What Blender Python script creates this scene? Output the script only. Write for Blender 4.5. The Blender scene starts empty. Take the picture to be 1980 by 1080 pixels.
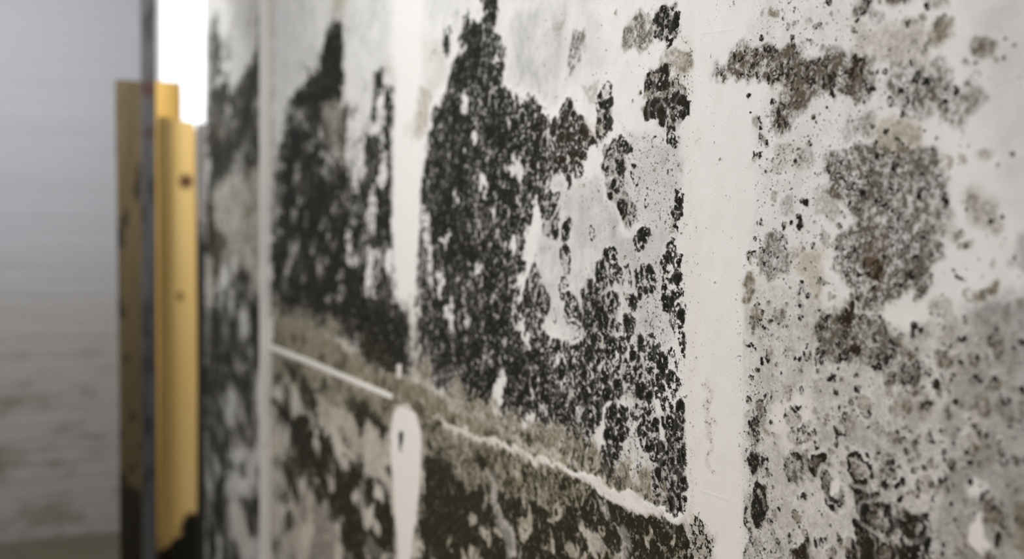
import bpy, math
import numpy as np
from mathutils import Vector

# ------------------------------------------------------------------ camera
YAW = math.radians(22.2)
F = 1925.0            # focal length in px of the 1980 wide frame (35 mm on 36 mm)
WX = 0.343            # distance from the lens to the mouldy wall
CZ = 1.18             # camera height
sc = bpy.context.scene
cam_d = bpy.data.cameras.new('camera'); cam = bpy.data.objects.new('camera', cam_d)
sc.collection.objects.link(cam); sc.camera = cam
cam.location = (0, 0, CZ); cam.rotation_euler = (math.pi / 2, 0, -YAW)
cam_d.sensor_width = 36; cam_d.lens = 35; cam_d.clip_start = 0.01
cam_d.dof.use_dof = True; cam_d.dof.focus_distance = 0.615; cam_d.dof.aperture_fstop = 5.0
cam_d.dof.aperture_blades = 0

# ------------------------------------------------------------------ light
sc.view_settings.view_transform = 'Standard'; sc.view_settings.look = 'None'
sc.view_settings.gamma = 1; sc.view_settings.use_curve_mapping = False
sc.view_settings.exposure = 0.0
world = bpy.data.worlds.new('world'); sc.world = world; world.use_nodes = True
bg = world.node_tree.nodes['Background']
bg.inputs[0].default_value = (0.80, 0.88, 1.0, 1); bg.inputs[1].default_value = 0.22

def area(name, loc, target, size, power, col, size_y=None):
    d = bpy.data.lights.new(name, 'AREA'); d.energy = power; d.color = col
    d.size = size
    if size_y: d.shape = 'RECTANGLE'; d.size_y = size_y
    o = bpy.data.objects.new(name, d); sc.collection.objects.link(o)
    o.location = loc
    o.rotation_euler = (Vector(target) - Vector(loc)).to_track_quat('-Z', 'Y').to_euler()
    return o
area('near_top_fill', (-0.72, 1.0, 2.15), (0.34, 0.9, 1.1), 0.6, 20.0, (0.96, 0.98, 1.0))  # unseen area light, added for cool fall-off down the near wall
area('far_top_fill', (-0.8, 3.2, 2.62), (0.0, 4.4, 1.7), 0.6, 42, (0.93, 0.96, 1.0))  # unseen area light, added to brighten the far end from above
area('low_warm_fill', (-1.3, 0.7, 0.35), (0.34, 1.1, 0.95), 0.5, 6.0, (1.0, 0.72, 0.46))  # unseen fill, added to warm the lower wall

# ------------------------------------------------------------------ helpers
def link(name, me, mat=None, parent=None):
    o = bpy.data.objects.new(name, me); sc.collection.objects.link(o)
    if mat: me.materials.append(mat)
    if parent: o.parent = parent
    return o

def meta(o, label=None, cat=None, group=None, kind=None):
    if label: o['label'] = label
    if cat: o['category'] = cat
    if group: o['group'] = group
    if kind: o['kind'] = kind
    return o

def boxes(lst):
    v, f = [], []
    for x0, x1, y0, y1, z0, z1 in lst:
        b = len(v)
        v += [(x0,y0,z0),(x1,y0,z0),(x1,y1,z0),(x0,y1,z0),(x0,y0,z1),(x1,y0,z1),(x1,y1,z1),(x0,y1,z1)]
        f += [tuple(b+i for i in q) for q in ((0,3,2,1),(4,5,6,7),(0,1,5,4),(1,2,6,5),(2,3,7,6),(3,0,4,7))]
    me = bpy.data.meshes.new('mesh'); me.from_pydata(v, [], f); me.update()
    return me

class NT:
    """small node-building helper"""
    def __init__(s, name):
        s.m = bpy.data.materials.new(name); s.m.use_nodes = True
        s.t = s.m.node_tree; s.b = s.t.nodes['Principled BSDF']
        s.pos = s.t.nodes.new('ShaderNodeTexCoord').outputs['Object']
    def put(s, sock, v):
        if hasattr(v, 'links') or isinstance(v, bpy.types.NodeSocket): s.t.links.new(v, sock)
        elif v is not None: sock.default_value = v
    def math(s, op, a, b=None, c=None, clamp=False):
        n = s.t.nodes.new('ShaderNodeMath'); n.operation = op; n.use_clamp = clamp
        for i, v in enumerate((a, b, c)):
            if v is not None: s.put(n.inputs[i], v)
        return n.outputs[0]
    def add(s, a, b): return s.math('ADD', a, b)
    def sub(s, a, b): return s.math('SUBTRACT', a, b)
    def mul(s, a, b): return s.math('MULTIPLY', a, b)
    def cl(s, a): return s.math('ADD', a, 0.0, clamp=True)
    def ss(s, v, lo, hi):
        n = s.t.nodes.new('ShaderNodeMapRange'); n.interpolation_type = 'SMOOTHSTEP'
        s.put(n.inputs[0], v); n.inputs[1].default_value = lo; n.inputs[2].default_value = hi
        return n.outputs[0]
    def mix(s, f, a, b):
        n = s.t.nodes.new('ShaderNodeMix'); n.data_type = 'RGBA'
        s.put(n.inputs[0], f)
        for k, v in ((6, a), (7, b)):
            if isinstance(v, tuple): v = (*v, 1) if len(v) == 3 else v
            s.put(n.inputs[k], v)
        return n.outputs[2]
    def noise(s, scale, detail=3, rough=0.55, vec=None, dist=0.0):
        n = s.t.nodes.new('ShaderNodeTexNoise'); s.put(n.inputs['Vector'], vec or s.pos)
        n.inputs['Scale'].default_value = scale; n.inputs['Detail'].default_value = detail
        n.inputs['Roughness'].default_value = rough; n.inputs['Distortion'].default_value = dist
        return n
    def map(s, scale=(1,1,1), loc=(0,0,0), rot=(0,0,0), vec=None):
        n = s.t.nodes.new('ShaderNodeMapping'); s.put(n.inputs[0], vec or s.pos)
        n.inputs['Scale'].default_value = scale; n.inputs['Location'].default_value = loc
        n.inputs['Rotation'].default_value = rot
        return n.outputs[0]
    def voronoi(s, scale, vec=None, feature='F1', rnd=1.0):
        n = s.t.nodes.new('ShaderNodeTexVoronoi'); n.feature = feature
        s.put(n.inputs['Vector'], vec or s.pos); n.inputs['Scale'].default_value = scale
        n.inputs['Randomness'].default_value = rnd
        return n
    def vmath(s, op, a, b):
        n = s.t.nodes.new('ShaderNodeVectorMath'); n.operation = op
        s.put(n.inputs[0], a)
        if op == 'SCALE': s.put(n.inputs['Scale'], b)
        else: s.put(n.inputs[1], b)
        return n.outputs[0]
    def sepz(s):
        n = s.t.nodes.new('ShaderNodeSeparateXYZ'); s.t.links.new(s.pos, n.inputs[0]); return n.outputs
    def bump(s, h, strength=0.3, dist=0.001):
        n = s.t.nodes.new('ShaderNodeBump'); n.inputs['Strength'].default_value = strength
        n.inputs['Distance'].default_value = dist; s.put(n.inputs['Height'], h)
        s.t.links.new(n.outputs[0], s.b.inputs['Normal'])
    def out(s, col, rough=0.8, spec=0.3):
        s.put(s.b.inputs['Base Color'], (*col, 1) if isinstance(col, tuple) and len(col) == 3 else col)
        s.put(s.b.inputs['Roughness'], rough); s.b.inputs['Specular IOR Level'].default_value = spec
        return s.m

# ------------------------------------------------------------------ wall chart
# Reading positions off the photograph and laying them on the wall plane X = WX.
cs, sn = math.cos(YAW), math.sin(YAW)
def to_px(Y, dz):
    """wall point (along Y, height above lens dz) -> frame coordinate"""
    depth = sn * WX + cs * Y
    return 990 + F * (cs * WX - sn * Y) / depth, 540 - F * dz / depth
def px_Y(px):
    k = (px - 990) / F
    return WX * (cs - k * sn) / (sn + k * cs)
def wall_pt(px, py):
    Y = px_Y(px); return Y, (540 - py) / F * (sn * WX + cs * Y)

WALL_END = px_Y(397)
STEP = 2.3
cols = [px_Y(p) for p in np.arange(2060, 397, -STEP)]
cols = [-0.8, -0.5, -0.2, 0.0, 0.12, 0.2] + [c for c in cols if c > 0.22] + [WALL_END]
hs = list(np.arange(0, 0.12, 0.00052)); 
while hs[-1] < 1.12: hs.append(hs[-1] * 1.0052)
up = [h for h in hs] + [1.25, 1.42]
dn = [h for h in hs[1:] if h < 1.17] + [1.18]
rows = [-h for h in dn[::-1]] + up
cols = np.array(cols); rows = np.array(rows)
NC, NR = len(cols), len(rows)
GY, GZ = np.meshgrid(cols, rows)                 # [row, col]
DEP = sn * WX + cs * np.maximum(GY, 0.15)

rng = np.random.default_rng(7)
_lat = rng.random((512, 512)).astype(np.float32)
def vnoise(u, v, seed=0):
    u = u + seed * 37.17; v = v + seed * 91.7
    iu = np.floor(u).astype(int); iv = np.floor(v).astype(int)
    fu = u - iu; fv = v - iv
    fu = fu * fu * (3 - 2 * fu); fv = fv * fv * (3 - 2 * fv)
    a = _lat[iv % 512, iu % 512]; b = _lat[iv % 512, (iu + 1) % 512]
    c = _lat[(iv + 1) % 512, iu % 512]; d = _lat[(iv + 1) % 512, (iu + 1) % 512]
    return (a * (1 - fu) + b * fu) * (1 - fv) + (c * (1 - fu) + d * fu) * fv
def fbm(s, seed=0, octs=3, sy=1.0):
    r = 0; w = 0; a = 1.0
    for o in range(octs):
        r = r + a * vnoise(GY * s * 2**o, GZ * s * sy * 2**o, seed + o * 3); w += a; a *= 0.55
    return r / w
n1 = fbm(24, 1) + 0.9 * (fbm(130, 9, 2) - .5) - 0.5
n2 = fbm(24, 5) + 0.9 * (fbm(130, 14, 2) - .5) - 0.5
amp = 0.016 * DEP
PX, PY = to_px(np.maximum(GY + n1 * (amp * .9 + .022 * DEP**2), 0.1), GZ + n2 * amp)
PX0, PY0 = to_px(np.maximum(GY, 0.1), GZ)
PX, PY, PX0, PY0 = [a.astype(np.float32) for a in (PX, PY, PX0, PY0)]

FL = {k: np.zeros((NR, NC), np.float32) for k in 'KCOGSWBH'}   # black, cloud, olive, grey, speckle, white, brown, height

def sdist(pts, soft, raw=False):
    X, Yp = (PX0, PY0) if raw else (PX, PY)
    p = np.array(pts, np.float32)
    m = soft * 2 + 12
    sel = (X > p[:,0].min()-m) & (X < p[:,0].max()+m) & (Yp > p[:,1].min()-m) & (Yp < p[:,1].max()+m)
    idx = np.nonzero(sel)
    x, y = X[idx], Yp[idx]
    d = np.full(x.shape, 1e9, np.float32); ins = np.zeros(x.shape, bool)
    for i in range(len(p)):
        ax, ay = p[i]; bx, by = p[(i+1) % len(p)]
        ex, ey = bx-ax, by-ay
        t = np.clip(((x-ax)*ex + (y-ay)*ey) / max(ex*ex+ey*ey, 1e-6), 0, 1)
        d = np.minimum(d, (x-ax-t*ex)**2 + (y-ay-t*ey)**2)
        if ay != by:
            c = ((ay > y) != (by > y)) & (x < (bx-ax)*(y-ay)/(by-ay)+ax)
            ins ^= c
    d = np.sqrt(d)
    return idx, np.where(ins, d, -d)

def sstep(a, b, v):
    t = np.clip((v-a)/(b-a), 0, 1); return t*t*(3-2*t)

def poly(pts, soft=5, raw=False, halo=0, **vals):
    """stain with ragged outline; value per field; negative clears"""
    idx, d = sdist(pts, soft, raw)
    m = sstep(-soft, soft, d)
    for k, v in vals.items():
        f = FL[k]; c = f[idx]
        f[idx] = c * (1 - m * min(1, -v)) if v < 0 else np.maximum(c, m * v)
    if halo:
        h = np.exp(-((d + soft*0.8) / (soft*0.8))**2) * halo
        FL['W'][idx] = np.maximum(FL['W'][idx], h)

def ell(x, y, rx, ry, soft=0.35, **vals):
    n = 14
    pts = [(x + rx*math.cos(a*2*math.pi/n), y + ry*math.sin(a*2*math.pi/n)) for a in range(n)]
    poly(pts, soft=max(2.0, min(rx, ry)*soft), **vals)

def colony(Y, Z, r, k=0.9, inner=0.45, halo=0.5, width=0.2, seed=0, brown=0.0, squash=1.0, olive=0.0, cloud=0.0):
    """one round growth: dark rim, paler middle, clean halo"""
    R = r * 1.6
    c0, c1 = np.searchsorted(cols, [Y-R*squash, Y+R*squash]); r0, r1 = np.searchsorted(rows, [Z-R, Z+R])
    if c1 <= c0 or r1 <= r0: return
    sl = (slice(r0, r1), slice(c0, c1))
    dy = (GY[sl]-Y) / squash; dz = GZ[sl]-Z
    ang = np.arctan2(dz, dy)
    wob = 1 + .14*np.sin(ang*2+seed) + .09*np.sin(ang*3+seed*2.3) + .05*np.sin(ang*7+seed*1.7)
    d = np.sqrt(dy*dy+dz*dz) / (r*wob)
    ring = np.exp(-((d-.82)/width)**2); ins = sstep(1.0, .7, d)
    v = np.maximum(ring*k, ins*inner)
    if halo:
        FL['K'][sl] *= 1 - halo*np.exp(-((d-1.18)/.12)**2)
        FL['W'][sl] = np.maximum(FL['W'][sl]*(1-ins), 0.5*halo*np.exp(-((d-1.18)/.12)**2))
    FL['K'][sl] = np.where(ins > .2, np.maximum(v, FL['K'][sl]*(1-ins*.8)), np.maximum(v, FL['K'][sl]))
    if brown: FL['B'][sl] = np.maximum(FL['B'][sl], ins*brown)
    if olive: FL['O'][sl] = np.maximum(FL['O'][sl], ins*olive)
    if cloud: FL['C'][sl] = np.maximum(FL['C'][sl], ins*cloud)

def pcol(px, py, rx, ry, **kw):
    Y, Z = wall_pt(px, py); Y2, _ = wall_pt(px+rx, py)
    dep = sn*WX + cs*Y
    r = ry/F*dep
    colony(Y, Z, r, squash=max(.5, min(2.0, abs(Y2-Y)/r)), seed=px*.37+py, **kw)

# ---- grey discoloration of the paper, and edge vignette painted in grey
poly([(525,-60),(760,-60),(760,330),(690,600),(525,600)], soft=20, G=.42)
poly([(820,-60),(1140,-60),(1180,120),(1040,200),(980,160),(820,170)], soft=20, G=.3)
poly([(980,20),(1075,0),(1110,90),(1060,190),(1000,150)], soft=25, G=.6)
poly([(1060,350),(1160,340),(1200,450),(1300,440),(1300,690),(1220,640),(1090,650),(1030,560)], soft=15, G=.55, S=.28)
poly([(1200,250),(1320,260),(1315,460),(1215,440)], soft=12, G=.4, S=.42)
poly([(1210,480),(1300,500),(1290,620),(1300,780),(1220,700)], soft=12, G=.35, S=.45)
poly([(350,-60),(530,-60),(530,350),(350,350)], soft=4, G=.85, O=.3)
poly([(440,-60),(505,-60),(495,60),(450,90)], soft=12, C=.35)
poly([(1860,600),(2100,540),(2100,1120),(1790,1120),(1830,800)], soft=30, G=.95)  # grey growth area, deepened to paint in the right-edge vignette
poly([(1900,-40),(2100,-40),(2100,560),(1940,400),(1880,150)], soft=50, G=.35)  # vignette of the right edge painted in as soft grey
poly([(1560,850),(1700,740),(1800,760),(1760,900),(1600,880)], soft=30, G=.4)

# ---- far panel beyond the joint
poly([(410,25),(420,25),(432,100),(430,200),(425,300),(398,345),(400,200)], K=.85)
poly([(402,200),(430,140),(452,165),(478,130),(500,90),(508,200),(508,330),(440,335),(398,365)], soft=8, K=.82, C=.8)
poly([(497,10),(510,10),(510,140),(497,150)], soft=4, K=.6)
poly([(396,290),(430,275),(455,305),(508,285),(508,328),(440,336),(396,400)], K=.95)
poly([(396,390),(440,336),(512,322),(512,600),(396,600)], soft=6, O=.8, C=.6)
poly([(396,390),(412,380),(420,440),(440,460),(436,500),(405,560),(396,600)], K=.9)
poly([(395,600),(425,530),(440,498),(480,515),(500,560),(512,640),(512,1120),(395,1120)], soft=8, K=.66, C=.95, O=-.8)
poly([(430,560),(470,540),(498,600),(500,700),(440,700)], K=.78)
poly([(418,840),(432,830),(440,900),(436,1040),(420,1040)], soft=5, K=.9)
poly([(402,620),(420,600),(415,840),(402,900)], soft=5, K=.75)
poly([(425,530),(440,530),(438,590),(424,590)], soft=4, K=-.9, C=-.5)
poly([(440,870),(492,860),(495,950),(450,960)], soft=6, K=-.6, C=-.4)
poly([(440,970),(465,970),(495,1060),(470,1090)], soft=6, K=-.8, C=-.6, O=.4)

# ---- between joint and first stud line
poly([(640,40),(655,45),(667,50),(668,90),(662,160),(663,200),(676,200),(682,225),(672,240),(667,300),(675,330),(682,400),(676,500),(690,600),(705,700),(660,660),(600,630),(522,605),(524,480),(526,330),(535,290),(550,260),(553,200),(562,190),(578,170),(592,150),(583,118),(596,128),(612,145),(613,108),(628,95),(632,60)], soft=6, K=.95, C=.8)
poly([(530,320),(600,300),(665,340),(670,600),(600,620),(525,600)], soft=20, K=1.05, C=.95)
poly([(620,200),(664,190),(668,330),(650,300),(630,260)], soft=8, O=.5, K=-.35)
poly([(672,345),(685,330),(695,290),(700,240),(712,225),(718,190),(722,140),(745,137),(749,175),(758,170),(762,260),(762,580),(792,605),(805,690),(800,735),(760,722),(705,700),(680,600),(670,450)], soft=6, K=.96, C=.6)
poly([(526,280),(536,240),(548,330),(540,420),(526,440)], soft=6, K=-.5)
for x, y, rx, ry in ((705,300,5,34),(727,245,9,14),(735,200,4,26),(720,400,5,48),(714,520,6,50),(690,345,4,26),(740,330,5,34),(694,235,4,30),(752,500,6,34),(675,480,4,36)):
    ell(x, y, rx, ry, K=-.95, C=-.9, W=.5)
for x, y, rx, ry, v in ((684,300,5,38,.6),(579,80,5,14,.4),(598,85,6,9,.45),(575,125,6,9,.3),(690,12,5,9,.4),(683,135,5,12,.5),(708,155,4,22,.5),(864,85,6,28,.85),(700,210,5,15,.6),(840,95,4,16,.4),(880,30,8,12,.4),(846,130,4,12,.4)):
    ell(x, y, rx, ry, K=v)
poly([(640,-40),(672,-40),(668,45),(640,30)], soft=8, O=.55, C=.2)
poly([(745,120),(762,130),(764,160),(748,150)], O=.45)

# ---- main black mass
MASS = [(926,-60),(962,-60),(960,30),(952,60),(975,80),(980,105),(974,140),(962,145),(985,180),(1000,180),(1012,192),(1030,180),(1045,205),(1055,228),(1068,240),(1078,212),(1090,195),(1105,212),(1120,235),(1150,242),(1160,200),(1168,160),(1183,180),(1183,210),(1172,260),(1160,288),(1150,272),(1130,290),(1118,320),(1100,352),(1076,335),(1058,372),(1078,400),(1072,450),(1058,478),(1048,440),(1036,378),(1024,430),(1020,490),(1005,530),(998,556),(1016,535),(1034,508),(1050,545),(1062,590),(1058,620),(1064,652),(1090,655),(1120,660),(1130,600),(1133,560),(1150,520),(1155,500),(1175,500),(1190,540),(1190,590),(1200,650),(1215,680),(1240,700),(1262,735),(1270,790),(1290,800),(1322,790),(1324,985),(1290,982),(1200,935),(1100,885),(1000,845),(930,800),(870,770),(840,745),(800,735),(798,640),(808,600),(806,450),(812,400),(818,320),(832,280),(838,240),(845,195),(858,170),(870,145),(885,125),(893,100),(887,70),(900,25),(912,45),(926,55)]
poly(MASS, soft=6, halo=.35, K=.88, C=.4)
poly([(850,200),(960,160),(1060,250),(1030,400),(1000,560),(1060,680),(1180,700),(1220,800),(1080,840),(940,770),(850,740),(810,600),(820,330)], soft=30, K=1.0)
poly([(1040,230),(1170,240),(1120,330),(1060,330)], soft=12, B=.6)
poly([(985,300),(1010,290),(1020,340),(1000,370),(985,350)], soft=6, K=-.45)
for x, y, rx, ry, s in ((935,355,8,22,-.75),(1000,330,10,24,-.6),(918,270,5,16,-.7),(900,200,5,20,-.7),(960,120,4,12,-.6),(880,380,5,18,-.6),(848,548,6,30,-.9),(860,470,5,20,-.8),(873,610,5,30,-.75),(955,420,6,20,-.6),(1060,520,5,22,-.5),(905,620,4,18,-.5),(930,520,6,14,-.5),(985,470,6,26,-.6),(1093,720,5,36,-.8),(1080,700,5,22,-.7),(1015,640,5,30,-.8),(968,745,8,30,-.8),(960,770,6,40,-.75),(1020,810,16,26,-.85),(1028,780,6,40,-.6),(812,290,5,40,-.8),(820,440,5,40,-.8),(830,500,5,60,-.6)):
    ell(x, y, rx, ry, K=s, C=s*.8, W=.25)
# pale veins
for pts in ([(1034,378),(1040,378),(1024,470),(1016,520),(1003,556),(998,556),(1010,515),(1018,470)],
            [(998,556),(1004,556),(1000,600),(1012,640),(1006,642),(996,600)],
            [(1160,774),(1178,774),(1176,798),(1166,830),(1162,872),(1138,864),(1150,830),(1156,800)],
            [(1270,800),(1278,815),(1292,848),(1272,850)],
            [(1196,660),(1203,640),(1192,690),(1186,668),(1190,662)],
            [(1195,735),(1200,735),(1206,800),(1200,800)],
            [(1120,600),(1128,610),(1128,650),(1115,660),(1118,640)]):
    poly(pts, soft=4, K=-.95, C=-.8, W=.4)
poly([(1200,810),(1232,822),(1262,872),(1256,925),(1225,942),(1200,905),(1192,850)], soft=10, K=-.62, C=-.5)
poly([(1240,740),(1275,745),(1275,800),(1250,790)], soft=6, K=-.4)

# ---- dark column against the near stud, and growths left of it
poly([(1303,390),(1315,385),(1318,440),(1301,442)], soft=4, K=.7)
poly([(1296,460),(1308,452),(1320,480),(1318,530),(1323,570),(1325,620),(1318,650),(1318,678),(1305,665),(1290,625),(1280,600),(1277,560),(1290,540),(1298,500)], soft=5, K=1.05)
poly([(1292,680),(1305,670),(1312,700),(1316,800),(1285,800),(1280,735)], soft=6, K=.75)
poly([(1272,840),(1320,810),(1323,985),(1285,975),(1262,900)], soft=8, K=1.1, C=.6)
poly([(1300,700),(1340,700),(1385,990),(1330,990),(1318,800)], soft=14, S=.45)
poly([(1163,292),(1190,270),(1208,280),(1205,310),(1206,340),(1215,370),(1228,402),(1222,442),(1206,422),(1190,402),(1178,362),(1165,330)], soft=4, K=.62, C=.6)
poly([(1210,390),(1228,402),(1222,442),(1206,425)], soft=4, B=.6, K=-.3)
poly([(1218,40),(1235,25),(1255,30),(1262,60),(1262,85),(1242,95),(1214,88),(1212,72)], soft=7, C=.85, O=.35, K=.28)
poly([(1265,30),(1290,8),(1315,20),(1318,48),(1306,70),(1285,76),(1264,66)], soft=6, K=.68, C=.7)
poly([(1275,90),(1320,85),(1342,100),(1342,128),(1322,150),(1285,138)], soft=7, C=.5, O=.75, K=.1)
poly([(1250,132),(1275,122),(1290,150),(1315,145),(1324,172),(1317,210),(1310,250),(1292,260),(1266,238),(1238,215),(1245,180)], soft=6, K=.72, C=.75, B=.45)
poly([(1315,60),(1345,60),(1345,200),(1325,220),(1315,140)], soft=10, S=.4, O=.2)
poly([(1118,60),(1133,55),(1131,95),(1118,130),(1102,147),(1092,120),(1100,90)], soft=5, C=.75, K=.3)
poly([(1060,60),(1085,45),(1080,80),(1066,90)], soft=5, C=.3, O=.3)
poly([(1125,160),(1150,150),(1150,185),(1130,200)], soft=5, C=.4, O=.3)
poly([(1120,235),(1160,220),(1160,260),(1125,270)], soft=5, O=.6)
RINGS = [(1188,305,24,34,.8,.5),(1230,337,10,24,.85,.35),(1239,462,12,23,.9,.6),(1252,388,6,15,.8,.3),(1145,450,6,17,.9,.3),(1095,440,10,22,.85,.6),(1093,500,12,30,.85,.5),(1090,555,9,25,.85,.5),(1105,598,15,40,.85,.65),(1111,640,11,22,.7,.3),(1058,440,9,22,.85,.4),(1075,445,6,18,.85,.3),(1065,395,15,25,.8,.7),(1213,542,10,30,.75,.3),(1247,540,17,33,.95,.7),(1222,590,9,22,.9,.6),(1218,628,10,22,.9,.4),(1226,672,14,30,.95,.35),(1257,690,16,34,.95,.6),(1188,640,9,24,.9,.5),(1166,525,15,34,.9,.6),(1185,520,9,30,.85,.4),(1283,782,7,20,.95,.8),(1317,780,7,14,.9,.6),(1240,770,9,22,.9,.3),(1220,775,10,30,.9,.4),(1350,850,10,14,.85,.6),(1310,600,14,50,.9,.8),(1035,540,12,30,.9,.7),(1050,580,12,34,.9,.7),(1170,185,13,27,.85,.35),(1163,235,12,35,.85,.55),(1300,700,12,30,.85,.6),(1190,690,12,26,.9,.4),(1172,740,12,28,.9,.6),(1071,610,5,18,.7,.3),(1265,725,10,26,.9,.6)]
for x, y, rx, ry, k, i in RINGS:
    pcol(x, y, rx, ry, k=k, inner=i, halo=.55, width=.2)

# patchy density
pm = (fbm(9, 21, 3, 2.2) - .5) * 1.1 + (fbm(42, 31, 2) - .5) * .55
FL['K'] = np.where(FL['K'] > .03, FL['K'] + pm * np.minimum(1, FL['K']*2) * np.clip(DEP - .55, .25, 1.0), 0)
FL['K'] = np.clip(FL['K'], 0, 1.08)
gm_ = 1 + (fbm(30, 41, 3) - .5) * 1.6
for k_ in 'OG': FL[k_] *= gm_

# ---- edge of the black mass: many colonies of a centimetre or so
NCOL = 1500
R2 = np.random.default_rng(3)
cnt = 0
while cnt < NCOL:
    x = 700 + 640 * math.sqrt(R2.random()); y = R2.random() * 1090
    Y, Z = wall_pt(x, y)
    if x > 1326: continue
    ci, ri = np.searchsorted(cols, Y), np.searchsorted(rows, Z)
    if ri >= NR: continue
    kk = FL['K'][ri, ci]; cnt += 1
    if kk < .5: continue
    r = .0035 + .006 * R2.random()**2
    colony(Y, Z, r, k=.98, inner=.7 + .4*R2.random(), halo=.12 + .3*R2.random(), width=.22, seed=R2.random()*9)

# ---- horizontal joint, olive band around it and the growth under it
def ly(x): return 668 + (x-520) * (1003-668) / 800
poly([(524,604),(600,626),(680,680),(705,700),(760,722),(800,735),(840,748),(870,772),(920,775),(1000,838),(1000,872),(860,822),(700,752),(524,680)], soft=7, K=-.78, C=.45, O=1)
poly([(870,770),(930,790),(1010,825),(1100,862),(1215,912),(1290,975),(1200,950),(1100,915),(1000,875),(860,822)], soft=12, K=-.35, O=.9)
poly([(521,675),(700,752),(860,822),(1000,872),(1135,930),(1130,1000),(1000,960),(900,885),(830,850),(740,830),(650,790),(560,745),(521,720)], soft=8, O=.9, C=.6, K=.24)
poly([(521,690),(700,780),(760,880),(700,900),(640,840),(560,760)], soft=14, O=.7)
poly([(521,780),(560,860),(590,930),(640,1000),(660,1120),(512,1120),(512,800)], soft=12, O=.6, C=.35, K=.3)
poly([(521,722),(553,722),(552,765),(565,800),(600,788),(640,842),(662,905),(682,880),(702,920),(742,925),(764,1000),(770,1120),(700,1120),(664,1060),(645,1000),(605,910),(572,880),(556,830),(530,790)], soft=9, K=1.0, C=.8)
poly([(560,960),(600,930),(680,1010),(690,1120),(600,1120)], soft=14, K=.48, C=.5)
poly([(655,770),(690,768),(735,800),(755,830),(745,862),(700,842)], soft=10, K=.95, C=.6)
poly([(640,800),(680,850),(735,910),(720,930),(660,870),(600,790)], soft=7, K=-.75, C=-.6, O=.55)
for x, y, rx, ry in ((700,960,8,30),(716,1000,8,26),(720,1065,14,18),(735,950,6,16),(585,1060,10,40),(540,1000,12,60),(655,1015,6,26)):
    ell(x, y, rx, ry, K=-.9, C=-.8, W=.15)
poly([(812,868),(850,880),(872,882),(892,930),(940,945),(965,1000),(1000,1120),(790,1120),(808,950)], soft=9, K=1.0, C=.6)
poly([(940,940),(1000,962),(1060,982),(1120,992),(1140,950),(1180,962),(1250,992),(1330,1012),(1350,1040),(1360,1120),(980,1120),(940,1010)], soft=8, K=.9, O=.5, C=.6)
poly([(1340,985),(1385,1000),(1385,1060),(1350,1080),(1340,1040)], soft=8, K=.6, O=.4)
poly([(1040,1000),(1120,1000),(1120,1120),(1060,1120)], soft=12, K=.85)
for pts in ([(950,920),(962,925),(975,990),(998,1020),(1005,1080),(985,1080),(975,1010),(958,980)],[(1165,970),(1175,975),(1175,1000),(1168,1000)],[(1120,1010),(1150,1040),(1170,1060),(1150,1065),(1125,1040)],[(1195,1020),(1210,1030),(1205,1080),(1190,1080)]):
    poly(pts, soft=5, K=-.85, C=-.6, W=.3)
poly([(815,835),(900,850),(1000,880),(1135,935),(1200,985),(1330,1012),(1350,1120),(800,1120)], soft=10, O=.8, C=.45, K=.55)
poly([(521,690),(640,735),(760,790),(760,1120),(512,1120)], soft=8, O=.5, C=.25, K=.35)
poly([(900,880),(1000,900),(1060,960),(960,950)], soft=12, K=.6)
R4 = np.random.default_rng(11)
for _ in range(230):                      # mottled growth below the joint
    x = 525 + 800 * R4.random()**1.3; y = ly(x) + 30 + (1110 - ly(x)) * R4.random()
    big = 1.25 - (x-525)/1300; dk = R4.random() < .55
    rx, ry = (4 + 9*R4.random())*big, (9 + 24*R4.random())*big
    if dk: ell(x, y, rx, ry, soft=.6, K=.75 + .4*R4.random(), C=.6)
    else: ell(x, y, rx*.7, ry, soft=.6, K=-.9, C=-.7, O=.25 + .5*R4.random())
for _ in range(70):                       # streaks on the far panel
    x = 398 + 112 * R4.random(); y = 60 + 1030 * R4.random()
    rx, ry = 4 + 7*R4.random(), 14 + 34*R4.random()
    if 340 < y < 500: continue
    if R4.random() < .55: ell(x, y, rx, ry, soft=.8, K=.9 if y > 130 else .5, C=.6)
    else: ell(x, y, rx, ry, soft=.8, K=-.7, C=-.5)
for _ in range(90):                       # pale flecks in the far black growth
    x = 530 + 230 * R4.random(); y = 200 + 480 * R4.random()
    ell(x, y, 2.5 + 3*R4.random(), 6 + 14*R4.random(), soft=.8, K=-.55, C=-.5)
for _ in range(110):                      # olive fringe fading up into the black
    x = 530 + 760 * R4.random(); y = ly(x) - (60 + 40 * R4.random()) * (1 - .5*(x-530)/760)
    ell(x, y, 4 + 5*R4.random(), 10 + 20*R4.random(), soft=.8, K=-.25 - .3*R4.random(), O=.95, C=.5)
for _ in range(120):
    x = 530 + 760 * R4.random(); y = ly(x) - 45 + 80 * R4.random()
    ell(x, y, 4 + 6*R4.random(), 8 + 14*R4.random(), soft=.8, K=.35 + .45*R4.random(), O=.95, C=.5)
# pale ridge of the joint
W_ = [(521,664),(600,695),(700,737),(760,762)]; poly(W_ + [(x, y+11) for x, y in W_[::-1]], soft=2.5, raw=True, K=-1, O=-.8, C=-.9, W=.85, H=1)
W_ = [(850,806),(960,852),(1040,886),(1135,924)]; poly(W_ + [(x, y+13) for x, y in W_[::-1]], soft=4, K=-.7, O=-.4, C=-.5, W=.3, H=.6)
poly([(1090,908),(1135,922),(1175,930),(1215,948),(1260,968),(1325,998),(1322,1010),(1260,992),(1210,978),(1165,960),(1130,938)], soft=4, K=-.9, O=-.6, C=-.8, W=.6, H=.4, S=.3)
poly([(760,762),(850,806),(850,818),(760,774)], soft=3, raw=True, H=1, O=.6)

poly([(690,580),(765,580),(800,640),(800,728),(760,722),(700,700)], soft=10, K=1.0, C=.7)
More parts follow.
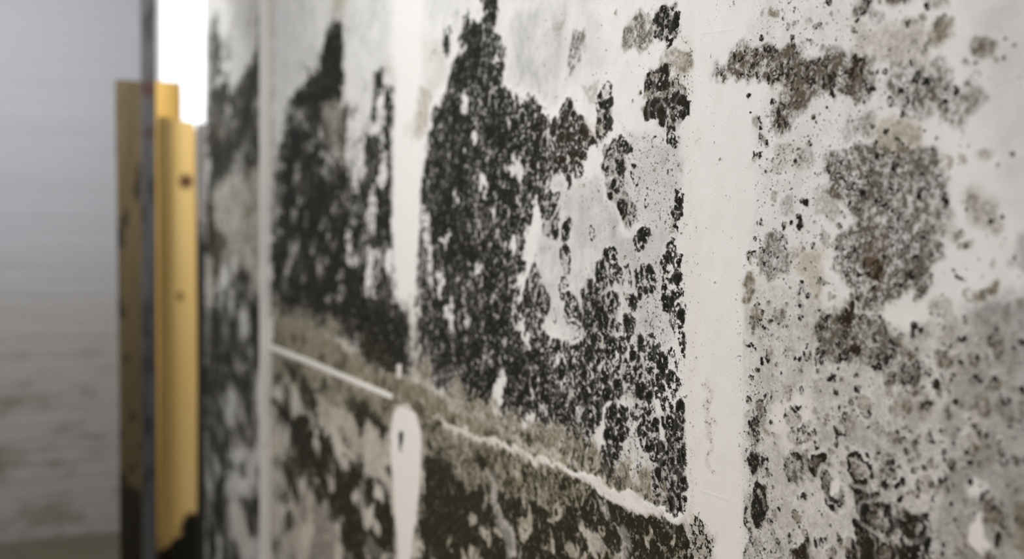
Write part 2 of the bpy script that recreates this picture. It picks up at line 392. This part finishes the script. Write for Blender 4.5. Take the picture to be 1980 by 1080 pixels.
# ---- first stud line: clean strip, its stained neck, the drop below the joint
poly([(764,-60),(818,-60),(815,100),(808,190),(800,250),(812,300),(812,400),(808,470),(797,540),(788,580),(774,580),(766,520),(760,440),(760,260),(768,180),(764,80)], soft=7, raw=True, K=-1, C=-1, G=-.8, O=-1, S=-1, W=.75)
poly([(770,570),(790,570),(800,640),(800,720),(780,700)], soft=5, C=.6)
poly([(808,170),(832,160),(835,230),(812,270),(785,262),(778,248),(800,225)], soft=6, C=.3, O=.55)
poly([(818,60),(860,90),(850,170),(820,170)], soft=10, O=.25)
poly([(796,560),(806,560),(804,740),(794,740)], soft=4, O=.5, K=-.8)
poly([(768,705),(776,703),(776,730),(768,732)], soft=2, raw=True, K=-1, C=-.9, W=.8)
DROP = [(762,795),(775,783),(790,781),(803,795),(808,815),(813,835),(813,880),(809,960),(802,1010),(796,1040),(790,1120),(774,1120),(768,1040),(763,960),(757,880),(755,840),(759,812)]
poly([(x + (8 if x > 780 else -8), y) for x, y in DROP], soft=7, O=.7, K=-.3)
poly([(765,770),(790,762),(830,790),(830,830),(812,830),(800,785)], soft=6, K=.6)
poly(DROP, soft=3.5, raw=True, K=-1, C=-1, O=-1, W=.9, G=-1)
poly([(770,838),(775,830),(781,836),(781,852),(777,862),(777,874),(772,872),(771,856)], soft=3, raw=True, K=1, W=-1, C=.5)

# ---- right of the near stud: brown-grey clouds
FLR = dict(soft=9)
poly([(1450,560),(1560,560),(1700,620),(1900,600),(1990,600),(1990,1120),(1440,1120),(1440,640)], soft=30, C=.26, S=.28, G=.2, O=.12)
poly([(1455,-40),(1700,-40),(1720,200),(1640,280),(1600,420),(1620,560),(1460,560),(1448,240),(1480,180),(1455,90)], soft=16, S=.34, C=.1)
poly([(1378,138),(1400,120),(1430,100),(1480,80),(1540,88),(1548,115),(1580,108),(1612,95),(1640,115),(1650,100),(1692,110),(1690,140),(1682,180),(1650,195),(1620,180),(1590,197),(1560,200),(1540,228),(1520,258),(1490,252),(1500,212),(1510,182),(1470,170),(1440,150),(1400,152)], K=.5, C=.95, B=.4, **FLR)
for x, y, rx, ry, k, b in ((1655,130,28,40,.72,.6),(1608,158,30,30,.6,.2),(1470,148,16,14,.65,.1),(1450,110,30,25,.52,.6),(1510,230,22,24,.6,0),(1540,160,50,25,.55,.2),(1740,295,14,14,.6,.8),(1680,525,15,42,.75,.9),(1758,532,13,14,.85,.2),(1690,470,24,24,.55,.5),(1755,505,40,40,.5,0),(1690,380,50,70,.5,0),(1790,450,26,60,.42,0),(1640,602,13,30,.75,.8),(1590,640,20,45,.55,0),(1720,690,40,22,.5,0),(1745,720,24,30,.55,0),(1650,670,14,16,.6,.6),(1775,560,16,20,.55,0),(1765,190,26,32,.45,0),(1855,160,5,5,.85,0),(1805,165,14,22,.45,0),(1850,205,28,26,.3,0),(1680,330,14,14,.5,.4),(1665,15,24,18,.6,0),(1735,-5,30,16,.5,.6)):
    ell(x, y, rx, ry, soft=.6, K=k, B=b, C=.8)
poly([(1720,120),(1780,108),(1832,100),(1846,140),(1850,168),(1880,150),(1900,180),(1906,196),(1880,232),(1860,262),(1830,242),(1815,202),(1790,232),(1765,237),(1730,212),(1712,170)], C=.75, K=.16, **FLR)
poly([(1600,290),(1650,275),(1700,268),(1760,290),(1815,288),(1818,340),(1822,380),(1827,430),(1817,480),(1797,530),(1762,560),(1722,582),(1700,592),(1660,592),(1638,560),(1618,500),(1630,460),(1652,430),(1640,400),(1600,372),(1598,330)], C=.9, K=.36, **FLR)
poly([(1560,360),(1620,350),(1640,400),(1620,430),(1580,420)], C=.45, B=.4, **FLR)
poly([(1570,690),(1590,620),(1620,600),(1700,600),(1712,640),(1762,670),(1782,700),(1790,760),(1700,725),(1650,700),(1600,705)], C=.9, K=.54, **FLR)
poly([(1640,40),(1700,50),(1790,50),(1805,110),(1790,135),(1760,120),(1720,125),(1660,100)], soft=16, O=.35, C=.3)
poly([(1700,232),(1775,237),(1785,285),(1740,300),(1685,292)], soft=12, O=.65, C=.25)
poly([(1655,20),(1690,60),(1680,110),(1645,90)], soft=12, O=.35, C=.15)
poly([(1640,220),(1690,210),(1692,260),(1640,265)], C=.6, K=.2, **FLR)
poly([(1472,500),(1485,460),(1532,455),(1540,490),(1537,540),(1510,537),(1487,552),(1472,532)], soft=6, C=.7, K=.38)
poly([(1540,480),(1592,478),(1602,520),(1582,582),(1566,560),(1540,522)], soft=10, O=.6)
poly([(1480,290),(1500,270),(1545,280),(1560,330),(1520,330),(1480,330)], soft=10, C=.3, S=.5, O=.2)
poly([(1530,290),(1570,270),(1578,310),(1560,330),(1540,320)], soft=6, C=.55)
poly([(1505,385),(1540,375),(1545,420),(1510,425)], soft=8, C=.55, B=.3, K=.15)
poly([(1480,150),(1560,150),(1560,190),(1490,190)], soft=14, O=.3)
poly([(1660,730),(1720,720),(1760,760),(1720,800)], soft=14, C=-.5)
poly([(1695,605),(1735,598),(1782,588),(1795,600),(1790,622),(1755,640),(1722,630)], soft=8, C=-1, K=-1, S=-1, O=-1, G=-1, W=.5)
poly([(1490,770),(1560,760),(1580,800),(1570,860),(1505,870),(1492,820)], soft=10, C=-.85, S=-.7, G=-.8)
poly([(1620,830),(1650,870),(1640,880),(1600,860)], soft=10, C=-.6)
BL = [(1825,60,24,26,.65,.6,.25),(1808,45,6,8,.5,.5,.3),(1845,42,10,16,.5,.5,.35),(1905,85,19,22,.75,.5,.25),(1927,110,8,9,.4,.5,.1),(1697,30,11,16,.55,0,.15),(1560,45,8,14,.5,.1,.1),(1502,22,6,14,.5,.7,.1),(1752,48,18,12,.45,.4,.1),(1780,40,10,12,.5,.4,.15),(1812,-2,26,22,.6,.2,.1),(1867,113,8,8,.6,.2,.4),(1885,140,6,8,.5,.1,.2),(1890,400,36,34,.55,.3,.12),(1905,430,24,26,.55,.35,.2),(1838,448,10,14,.6,.3,.35),(1857,468,8,9,.65,.4,.3),(1892,292,8,10,.6,0,.4),(1893,300,16,16,.5,.3,.1),(1850,316,9,9,.6,.5,.25),(1825,315,8,10,.5,.4,.1),(1842,525,6,7,.5,0,.7),(1847,547,6,10,.5,0,.75),(1915,560,14,14,.6,.8,.2),(1885,577,14,14,.55,.8,.15),(1860,575,9,12,.6,.2,.5),(1945,600,11,11,.7,.1,.4),(1954,505,7,8,.5,0,.7),(1908,517,7,9,.5,0,.4),(1785,775,22,30,.6,.4,.35),(1783,770,9,14,.7,.2,.8),(1740,778,15,18,.6,.6,.45),(1728,795,6,10,.5,.5,.3),(1707,745,12,16,.6,.4,.3),(1820,742,12,12,.6,.2,.5),(1930,745,12,13,.6,.7,.5),(1935,780,10,6,.5,.3,.6),(1760,855,10,16,.6,.3,.5),(1755,887,10,8,.6,.4,.5),(1741,857,6,6,.4,.3,.4),(1895,893,8,8,.5,.4,.6),(1873,900,7,7,.5,.4,.4),(1856,910,7,7,.5,.4,.4),(1830,912,8,14,.5,.1,.6),(1838,878,7,10,.6,.1,.6),(1850,830,12,26,.5,.1,.25),(1880,830,16,26,.4,.5,.1),(1868,855,7,8,.5,.4,.3),(1740,937,9,14,.3,.1,.9),(1745,962,14,9,.4,.1,.8),(1767,947,8,9,.5,.6,.4),(1452,495,9,20,.6,.3,.45),(1450,543,13,15,.65,.85,.2),(1448,570,12,12,.7,.8,.15),(1493,370,7,8,.6,.3,.4),(1495,382,7,8,.55,.6,.2),(1493,397,4,4,.5,0,.8),(1548,435,8,14,.5,.1,.6),(1597,460,10,18,.5,.1,.35),(1620,480,7,9,.4,.1,.6),(1555,557,7,12,.4,.1,.65),(1592,540,10,10,.55,.1,.45),(1575,570,7,12,.3,.85,.1),(1480,430,6,8,.5,.2,.6),(1459,235,7,9,.4,.2,.45),(1470,262,8,16,.5,.2,.5),(1450,295,7,13,.4,.1,.5),(1462,318,4,6,.3,.1,.4),(1483,636,10,8,.5,0,.75),(1483,688,8,12,.6,0,.75),(1467,695,5,8,.4,.1,.75),(1446,662,5,7,.4,0,.8),(1553,688,9,8,.6,.2,.6),(1605,615,10,12,.6,.1,.7),(1541,590,7,14,.5,0,.5),(1560,630,8,10,.4,.3,.2),(1519,797,5,9,.4,0,.9),(1549,790,8,13,.4,.1,.75),(1474,801,4,6,.5,.6,.6),(1557,808,5,7,.4,.7,.5),(1530,745,10,12,.4,.4,.2),(1575,742,10,14,.4,.2,.2),(1605,735,6,12,.5,.1,.7),(1610,758,8,8,.5,.3,.5),(1540,842,14,18,.45,.1,.35),(1561,850,6,9,.5,.6,.5),(1577,862,5,5,.4,.3,.6),(1622,858,5,6,.5,.3,.7),(1632,778,4,5,.5,.1,.8),(1680,820,13,18,.6,.2,.5),(1685,835,8,10,.5,.1,.6),(1655,772,10,14,.5,.3,.25),(1485,760,5,10,.5,.1,.5),(1488,840,8,8,.4,.7,.1),(1790,845,12,12,.5,0,.5),(1538,875,7,10,.6,.1,.8),(1620,1045,12,16,.4,.6,.5),(1830,655,26,50,.45,.2,.12),(1815,600,20,20,.5,.1,.15),(1770,650,16,16,.4,.1,.2),(1855,705,22,34,.4,.3,.1)]
for x, y, rx, ry, c, o, k in BL:
    ell(x, y, rx, ry, soft=.45, C=c, O=o, K=k, W=-1)
poly([(1962,460),(2040,420),(2040,560),(1940,520)], soft=12, C=.35, K=.2, G=.5)
# growths in the lower right corner
poly([(1440,740),(1482,730),(1478,840),(1492,900),(1500,1120),(1438,1120),(1434,900)], soft=8, S=.46, C=.3)
for x, y, rx, ry, k in ((1462,828,11,30,.72),(1457,895,10,28,.78),(1468,975,18,42,.82),(1447,1010,6,40,.6),(1445,1060,6,30,.65)):
    ell(x, y, rx, ry, soft=.5, K=k, C=.6)
poly([(1512,880),(1560,868),(1562,930),(1532,936)], soft=7, C=.7, K=.42)
poly([(1695,880),(1722,870),(1735,900),(1728,950),(1700,960),(1690,910)], soft=8, C=.75, K=.45)
poly([(1640,950),(1660,940),(1720,968),(1788,985),(1800,1040),(1782,1078),(1700,1120),(1620,1120),(1650,1000)], soft=9, C=.9, K=.95, O=.1)
poly([(1735,1000),(1785,985),(1790,1035),(1745,1030)], soft=10, K=1.2)
poly([(1640,1060),(1680,1040),(1760,1060),(1740,1120),(1620,1120)], soft=9, K=1.05, B=.4)
poly([(1525,1060),(1560,1040),(1580,1080),(1590,1120),(1520,1120)], soft=8, K=.85, B=.5, C=.7)
poly([(1568,1035),(1585,1035),(1595,1070),(1580,1080)], soft=5, K=.75)
poly([(1500,1020),(1520,1040),(1515,1120),(1490,1120)], soft=8, C=.6, K=.3)
for _ in range(150):                      # paler, softer growths
    x = 1450 + 520 * R2.random(); y = 600 + 490 * R2.random()
    Y, Z = wall_pt(x, y)
    ci, ri = np.searchsorted(cols, Y), min(np.searchsorted(rows, Z), NR-1)
    if FL['W'][ri, ci] > .3: continue
    t = R2.random()
    colony(Y, Z, .0018 + .0045*R2.random()**2, k=.25+.35*t, inner=.15+.3*R2.random(), halo=.3*R2.random(), width=.3, seed=t*9, olive=.55*R2.random(), cloud=.35+.5*R2.random(), brown=.5*R2.random())
for _ in range(1700):                     # freckles
    x = 1446 + 540 * R2.random(); y = 1090 * R2.random()
    dens = .95 if y > 560 else .55
    if x > 1830 and y < 560: dens = .12
    if R2.random() > dens: continue
    Y, Z = wall_pt(x, y)
    ci, ri = np.searchsorted(cols, Y), min(np.searchsorted(rows, Z), NR-1)
    if FL['W'][ri, ci] > .3: continue
    r = .0005 + .0022 * R2.random()**3
    t = R2.random()
    colony(Y, Z, r, k=.35+.5*R2.random(), inner=.3+.5*R2.random(), halo=0, width=.3, seed=t*9, olive=.6 if t > .75 else 0, cloud=.6)
for _ in range(420):
    x = 1000 + 330 * R2.random(); y = 700 * R2.random(); Y, Z = wall_pt(x, y); t = R2.random()
    colony(Y, Z, .0007 + .002*t**3, k=.5, inner=.4, halo=0, width=.3, seed=t*9, olive=.7 if R2.random() > .6 else 0)

for x, y, rx, ry, k, i, h in ((1585,900,26,25,.85,.6,.5),(1610,950,24,36,.62,.45,.9),(1662,906,26,32,.95,.35,.6),(1535,905,20,34,.6,.4,.2),(1712,1062,20,30,.95,.5,.3),(1645,1062,14,26,.9,.6,.4),(1700,1000,30,34,.85,.55,.4),(1935,867,9,18,.8,.5,1.0),(1930,1042,8,18,.9,.9,.5),(1468,975,18,42,1.0,.85,.4),(1457,895,10,26,.95,.8,.2),(1462,828,9,26,.8,.6,.1),(1760,1015,26,30,.9,.8,.3)):
    pcol(x, y, rx, ry, k=k, inner=i, halo=h, width=.22, cloud=.75, brown=.3 if x in (1585,1662,1645) else 0)
ell(1610, 943, 6, 16, K=-1, C=-1, W=.7)
poly([(1890,998),(1902,1002),(1916,1062),(1900,1082),(1882,1060),(1882,1020)], soft=6, K=-1, C=-1, G=-1, W=.6)
poly([(1870,935),(1900,925),(1915,950),(1880,955)], soft=8, G=-1, C=-.8)
poly([(1955,985),(2040,930),(2040,1120),(1950,1070)], soft=10, O=.65, C=.5)
poly([(1835,810),(1860,800),(1900,820),(1900,860),(1860,870)], soft=10, G=-.6)
# ---- the near stud line stays clean apart from a few flecks
STRIP = [(1338,-60),(1446,-60),(1444,60),(1420,85),(1372,110),(1372,158),(1436,172),(1448,205),(1450,250),(1448,300),(1462,380),(1450,460),(1432,500),(1436,620),(1434,1120),(1386,1120),(1384,1040),(1350,985),(1332,960),(1326,800),(1328,560),(1326,260),(1346,200),(1344,110)]
poly(STRIP, soft=5, raw=True, K=-1, C=-1, G=-1, O=-.9, S=-.85, B=-1, W=.35)
poly([(1326,200),(1348,240),(1352,600),(1352,1000),(1326,980)], soft=12, S=.32, O=.12)
poly([(1422,500),(1440,480),(1436,1080),(1428,1080)], soft=5, S=.35)
for x, y, rx, ry, s in ((1381,60,3,26,.5),(1380,115,3,12,.4),(1382,270,3,8,.6),(1385,303,2,5,.6),(1382,205,4,5,.35),(1400,380,3,7,.4),(1380,540,3,6,.45),(1431,510,2,4,.6),(1455,212,4,5,.2),(1420,8,4,6,.5),(1350,510,2,3,.7),(1357,523,2,3,.7),(1376,655,3,6,.35),(1379,668,2,3,.7),(1358,425,2,3,.2),(1416,1048,5,6,.5),(1355,300,4,8,.3),(1352,260,2,3,.4),(1430,645,4,6,.3)):
    ell(x, y, rx, ry, soft=.8, K=s*.75, S=s)
poly([(1368,735),(1378,735),(1380,860),(1374,920),(1366,900)], soft=5, S=.55, O=.5)
for a, b in (((1355,63),(1418,55)),((1352,945),(1410,965))):
    poly([a, b, (b[0], b[1]+2), (a[0], a[1]+2)], soft=1.5, raw=True, H=.12)
poly([(1330,1000),(1350,1005),(1380,1040),(1384,1120),(1340,1120)], soft=8, K=.5, O=.4, C=.4)

# ------------------------------------------------------------------ wall mesh
FL['K'] = np.where(FL['K'] > .35, FL['K'] * (1 + .07*(PX0 < 1200) + .08*(PX0 < 510)), FL['K'])
for k in FL: FL[k] = np.clip(FL[k], 0, 1.1)
nv = NR * NC
co = np.empty((NR, NC, 3), np.float32)
co[..., 0] = WX - 0.0022 * FL['H'] - 0.0004 * FL['K'] + 0.0008 * (fbm(6, 3, 2) - .5)
co[..., 1] = GY; co[..., 2] = GZ + CZ
co = co.reshape(-1, 3)
ii = np.arange(nv).reshape(NR, NC)
q = np.stack([ii[:-1, :-1], ii[1:, :-1], ii[1:, 1:], ii[:-1, 1:]], -1).reshape(-1, 4)
# back face of the board
T = 0.10
back = np.array([(WX+T, cols[0], 0), (WX+T, cols[-1], 0), (WX+T, cols[-1], CZ+rows[-1]), (WX+T, cols[0], CZ+rows[-1])], np.float32)
vv = np.concatenate([co, back]); b0 = nv
c00, c10, c11, c01 = ii[0,0], ii[0,-1], ii[-1,-1], ii[-1,0]
extra = np.array([(b0, b0+3, b0+2, b0+1), (c10, c11, b0+2, b0+1), (c00, b0, b0+3, c01), (c01, b0+3, b0+2, c11), (c00, c10, b0+1, b0)])
faces = np.concatenate([q, extra])
me = bpy.data.meshes.new('wall_right')
me.vertices.add(len(vv)); me.vertices.foreach_set('co', vv.ravel())
me.loops.add(faces.size); me.loops.foreach_set('vertex_index', faces.ravel().astype(np.int32))
me.polygons.add(len(faces)); me.polygons.foreach_set('loop_start', np.arange(0, faces.size, 4, dtype=np.int32))
me.polygons.foreach_set('loop_total', np.full(len(faces), 4, np.int32))
me.update(calc_edges=True)
for nm, ks in (('mould_a', 'KCOG'), ('mould_b', 'SWBH')):
    at = me.attributes.new(nm, 'FLOAT_COLOR', 'POINT')
    arr = np.zeros((len(vv), 4), np.float32)
    for j, k in enumerate(ks): arr[:nv, j] = FL[k].ravel()
    at.data.foreach_set('color', arr.ravel())

# ------------------------------------------------------------------ mould material
N = NT('mouldy_plasterboard')
def attr(nm):
    a = N.t.nodes.new('ShaderNodeAttribute'); a.attribute_name = nm
    s_ = N.t.nodes.new('ShaderNodeSeparateColor'); N.t.links.new(a.outputs['Color'], s_.inputs[0])
    return (*s_.outputs, a.outputs['Alpha'])
K, C, O, G = attr('mould_a'); S, W, B, H = attr('mould_b')
warp = N.vmath('SCALE', N.vmath('SUBTRACT', N.noise(90, 2).outputs['Color'], (.5, .5, .5)), .012)
wp = N.vmath('ADD', N.pos, warp)
fine = N.noise(820, 3, .6).outputs[0]
med = N.noise(300, 4, .65).outputs[0]
lrg = N.noise(75, 4, .6).outputs[0]
v1 = N.voronoi(105, wp).outputs['Distance']
v2 = N.voronoi(230, wp).outputs['Distance']
spk = N.voronoi(620, N.vmath('ADD', N.pos, N.vmath('SCALE', warp, .3))).outputs['Distance']
# threshold field, about 0..1
r1 = N.math('ABSOLUTE', N.sub(v1, .42)); r2 = N.math('ABSOLUTE', N.sub(v2, .40))
thr = N.add(N.add(N.mul(N.sub(med, .5), 1.5), N.mul(N.sub(fine, .5), 1.1)),
            N.add(N.mul(N.sub(r1, .13), 1.0), N.mul(N.sub(r2, .13), 1.1)))
thr = N.add(N.add(thr, N.mul(N.sub(lrg, .5), .7)), .50)
km = N.ss(N.sub(K, thr), -.06, .16)
sm = N.ss(N.sub(N.mul(S, 1.0), N.add(N.mul(spk, .75), N.add(N.mul(N.sub(med, .5), 2.2), .26))), -.05, .12)
col = N.mix(N.ss(lrg, .3, .7), (.82, .81, .80), (.76, .75, .735))
gm = N.cl(N.mul(G, N.add(N.mul(lrg, 1.0), N.mul(med, .4))))
col = N.mix(gm, col, (.30, .305, .305))
om = N.cl(N.mul(O, N.add(N.mul(lrg, .9), N.mul(med, .7))))
col = N.mix(om, col, N.mix(N.ss(om, .25, .85), (.50, .43, .285), (.175, .145, .055)))
cmid = N.cl(N.mul(C, N.add(N.mul(N.ss(med, .32, .66), .9), N.mul(N.ss(lrg, .3, .7), .6))))
ccol = N.mix(B, (.125, .112, .085), (.12, .085, .052))
col = N.mix(cmid, col, ccol)
dark = N.mix(N.ss(med, .42, .68), (.0075, .0072, .0055), (.030, .028, .021))
dark = N.mix(N.mul(B, .8), dark, (.036, .022, .011))
dark = N.mix(N.mul(O, .22), dark, (.085, .072, .03))
col = N.mix(km, col, dark)
col = N.mix(N.mul(sm, .9), col, (.045, .042, .035))
col = N.mix(N.mul(W, .9), col, (.82, .80, .77))
hgt = N.add(N.mul(N.noise(900, 2, .5).outputs[0], .6), N.mul(km, -.25))
N.bump(hgt, .35, .0006)
mould = N.out(col, .85, .12)
me.materials.append(mould)
wall_right = bpy.data.objects.new('wall_right', me); sc.collection.objects.link(wall_right)
meta(wall_right, kind='structure')

# ------------------------------------------------------------------ room shell
YB = 5.0; XL = -2.2; XR = 1.0; HT = 2.8
N = NT('stained_white_wall')
z = N.sepz()[2]
rip = N.noise(1.0, 3, .5, vec=N.map((1.0, 1, 22))).outputs[0]
rip2 = N.noise(1.0, 2, .5, vec=N.map((.7, 1, 7), rot=(0, .03, 0))).outputs[0]
st = N.ss(N.noise(3.2, 4, .6, vec=N.map((1.2, 1, 2.2), loc=(1.7, 0, .6))).outputs[0], .45, .72)
low = N.ss(z, 1.05, .55)
col = N.mix(N.mul(N.mul(st, low), .75), (.40, .375, .35), (.17, .138, .09))
col = N.mix(N.ss(z, .9, 1.4), col, (.43, .43, .445))  # fall-off of cool light from above painted in: upper wall paler, bluer
wv = N.t.nodes.new('ShaderNodeTexWave'); wv.wave_type = 'BANDS'; wv.bands_direction = 'Z'
N.t.links.new(N.map((1, 1, 1), rot=(0, -.05, 0)), wv.inputs[0]); wv.inputs['Scale'].default_value = 9; wv.inputs['Distortion'].default_value = 1.5
wv.inputs['Detail'].default_value = 1
N.bump(N.add(N.add(N.mul(rip, 1.2), N.mul(rip2, 1.6)), N.mul(wv.outputs['Fac'], .22)), .3, .02)
wallm = N.out(col, .6, .3)
N = NT('plain_plaster'); plain = N.out(N.mix(N.noise(8).outputs[0], (.6, .59, .58), (.66, .65, .64)), .85)
N = NT('dusty_floor'); N.bump(N.noise(60, 4).outputs[0], .4, .004)
floorm = N.out(N.mix(N.noise(5, 5).outputs[0], (.11, .095, .06), (.19, .165, .115)), .8)

WZ0, WZ1, WX0, WX1 = 1.88, 2.66, 0.205, 0.80
def S_(name, bx, mat): return meta(link(name, boxes(bx), mat), kind='structure')
S_('floor', [(XL-.1, XR+.1, -1.2, YB+.2, -.1, 0)], floorm)
S_('ceiling', [(XL-.1, XR+.1, -1.2, YB+.2, HT, HT+.1)], plain)
S_('wall_back', [(XL-.1, WX0, YB, YB+.15, 0, HT), (WX1, XR+.1, YB, YB+.15, 0, HT), (WX0, WX1, YB, YB+.15, 0, WZ0), (WX0, WX1, YB, YB+.15, WZ1, HT)], wallm)
S_('wall_left', [(XL-.1, XL, -1.2, YB, 0, HT)], plain)
S_('wall_alcove', [(XR, XR+.1, -1.2, YB, 0, HT)], plain)
N = NT('bright_daylight_pane'); N.b.inputs['Emission Color'].default_value = (.93, .96, 1, 1); N.b.inputs['Emission Strength'].default_value = 1.15
pane = N.out((.8, .8, .8), .4)
N = NT('white_window_paint'); wfm = N.out((.75, .75, .75), .5)
wn = S_('window_1', [(WX0, WX0+.035, YB+.03, YB+.09, WZ0, WZ1), (WX1-.035, WX1, YB+.03, YB+.09, WZ0, WZ1), (WX0+.035, WX1-.035, YB+.03, YB+.09, WZ0, WZ0+.03), (WX0+.035, WX1-.035, YB+.03, YB+.09, WZ1-.035, WZ1)], wfm)
link('pane', boxes([(WX0+.035, WX1-.035, YB+.055, YB+.065, WZ0+.03, WZ1-.035)]), pane, wn)

# white batten over the vertical joint
bY = px_Y(523)
N = NT('white_batten_paint')
batm = N.out(N.mix(N.cl(N.mul(N.ss(N.noise(14, 4, .6, vec=N.map((1, 1, .35))).outputs[0], .5, .68), N.ss(N.sepz()[2], 1.1, .7))), (.78, .77, .74), (.22, .19, .14)), .6)
S_('trim_1', [(WX-.019, WX+.002, bY, bY+.035, 0.0, HT)], batm)

# ------------------------------------------------------------------ timber
def at(px, Y):
    """X of a frame column at distance Y down the room"""
    th = YAW + math.atan((px-990)/F); return Y * math.tan(th)
def zat(px, py, Y):
    x = at(px, Y); return CZ + (540-py)/F*(sn*x + cs*Y)

def board(name, w, t, h, mat, lean=(0, 0), top=None):
    """sawn board with eased edges, slight bow and worn top"""
    import bmesh
    bm = bmesh.new()
    nz = 40; r = min(w, t)*.12
    prof = []
    for cx, cy, a0 in ((w/2-r, t/2-r, 0), (-w/2+r, t/2-r, 90), (-w/2+r, -t/2+r, 180), (w/2-r, -t/2+r, 270)):
        for k in range(4):
            a = math.radians(a0 + k*30); prof.append((cx+r*math.cos(a), cy+r*math.sin(a)))
    rings = []
    for i in range(nz+1):
        f = i/nz; bow = .003*math.sin(f*math.pi)
        sc_ = 1 - (.04 if i in (0, nz) else 0)
        rings.append([bm.verts.new((x*sc_+bow, y*sc_, f*h + (top(x) if top and i == nz else 0))) for x, y in prof])
    n = len(prof)
    for a, b in zip(rings, rings[1:]):
        for j in range(n): bm.faces.new((a[j], a[(j+1) % n], b[(j+1) % n], b[j]))
    bm.faces.new(rings[0][::-1]); bm.faces.new(rings[-1])
    m = bpy.data.meshes.new(name); bm.to_mesh(m); bm.free()
    o = link(name, m, mat); o.rotation_euler = (lean[0], lean[1], 0)
    return o

def wood(name, c1, c2, rot_z, knots=(), blotch=0.0, slope=0.0, dark=(.012, .010, .006)):
    N = NT(name)
    g = N.noise(1, 5, .6, vec=N.map((38, 38, 1.6)), dist=.6).outputs[0]
    g2 = N.noise(1, 3, .5, vec=N.map((120, 120, 5))).outputs[0]
    col = N.mix(N.cl(N.add(N.mul(N.ss(g, .3, .7), .8), N.mul(g2, .2))), c1, c2)
    sx = N.sepz()
    for kx, kz, rr, kc in knots:
        dx = N.mul(N.sub(sx[0], kx), 1/rr); dz = N.mul(N.sub(sx[2], kz), 1/(rr*1.2))
        d = N.math('SQRT', N.add(N.mul(dx, dx), N.mul(dz, dz)))
        d = N.add(d, N.mul(N.sub(N.noise(40).outputs[0], .5), .6))
        col = N.mix(N.ss(d, 1.1, .35), col, kc)
    if blotch:
        b = N.ss(N.noise(16, 4, .6, vec=N.map((1, 1, .35))).outputs[0], .62-blotch*.25, .62)
        col = N.mix(N.mul(b, .85), col, dark)
    zz = N.add(N.add(sx[2], N.mul(sx[0], -slope)), N.mul(N.sub(N.noise(22, 4).outputs[0], .5), .22))
    col = N.mix(N.ss(zz, rot_z+.03, rot_z-.03), col, dark)
    N.bump(g, .3, .002)
    return N.out(col, .7, .3)

# tall grey mouldy post
Yp = 4.12; x0, x1 = at(277, Yp), at(306, Yp)
m = wood('mouldy_grey_post', (.05, .046, .043), (.12, .115, .11), -1, knots=((0, 1.92, .035, (.07, .03, .02)), (.005, 1.75, .03, (.06, .04, .035))), blotch=.55, dark=(.028, .025, .022))
p = board('wooden_post', x1-x0, .045, HT, m, (0, -.004)); p.location = ((x0+x1)/2-.004, Yp+.02, 0)
meta(p, 'grey mould-blotched upright post from floor to ceiling in front of the boards', 'post')
# brown board; shade left of the post is put into its colour
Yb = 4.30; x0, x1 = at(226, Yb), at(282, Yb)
m = wood('shaded_brown_wood', (.088, .062, .028), (.155, .112, .056), .34, blotch=.25, slope=-1.5, dark=(.02, .016, .008))
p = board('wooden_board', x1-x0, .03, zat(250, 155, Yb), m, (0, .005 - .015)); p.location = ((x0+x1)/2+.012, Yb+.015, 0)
meta(p, 'brown board with shade in its colour, standing left of the grey post, blackened at its foot', 'board')
# tall golden board, behind the short one
Yt = 4.33; x0, x1 = at(290, Yt), at(350, Yt)
m = wood('golden_wood', (.74, .44, .10), (.86, .55, .16), .1)
p = board('wooden_board', x1-x0, .03, zat(330, 158, Yt), m); p.location = ((x0+x1)/2, Yt+.015, 0)
meta(p, 'golden board whose square top rises above the shorter golden board before it', 'board')
# short golden board
Ys = 4.20; x0, x1 = at(306, Ys), at(379, Ys); hs_ = zat(340, 226, Ys)
kz = lambda y: zat(340, y, Ys)
m = wood('pale_golden_wood', (.88, .56, .175), (.98, .70, .28), .175, knots=((.035, kz(350), .035, (.13, .055, .02)), (.01, kz(572), .022, (.35, .19, .05)), (.045, kz(1010), .04, (.07, .035, .012))), slope=1.2)
p = board('wooden_board', x1-x0, .03, hs_, m, top=lambda x: -.02*max(0, (x-.02)/.05), lean=(0, -.006)); p.location = ((x0+x1)/2+.008, Ys+.015, 0)
meta(p, 'bright golden board with a brown knot near its top, right of the grey post', 'board')
# narrow weathered batten right of it
Yw = 4.12; x0, x1 = at(381, Yw), at(397, Yw); hw = zat(388, 238, Yw)
m = wood('weathered_batten', (.20, .18, .16), (.36, .32, .30), hw-.42, blotch=.15, dark=(.03, .028, .023))
p = board('wooden_batten', x1-x0, .025, hw, m); p.location = ((x0+x1)/2, Yw+.012, 0)
meta(p, 'narrow weathered dark batten between the bright golden board and the mouldy wall', 'batten')
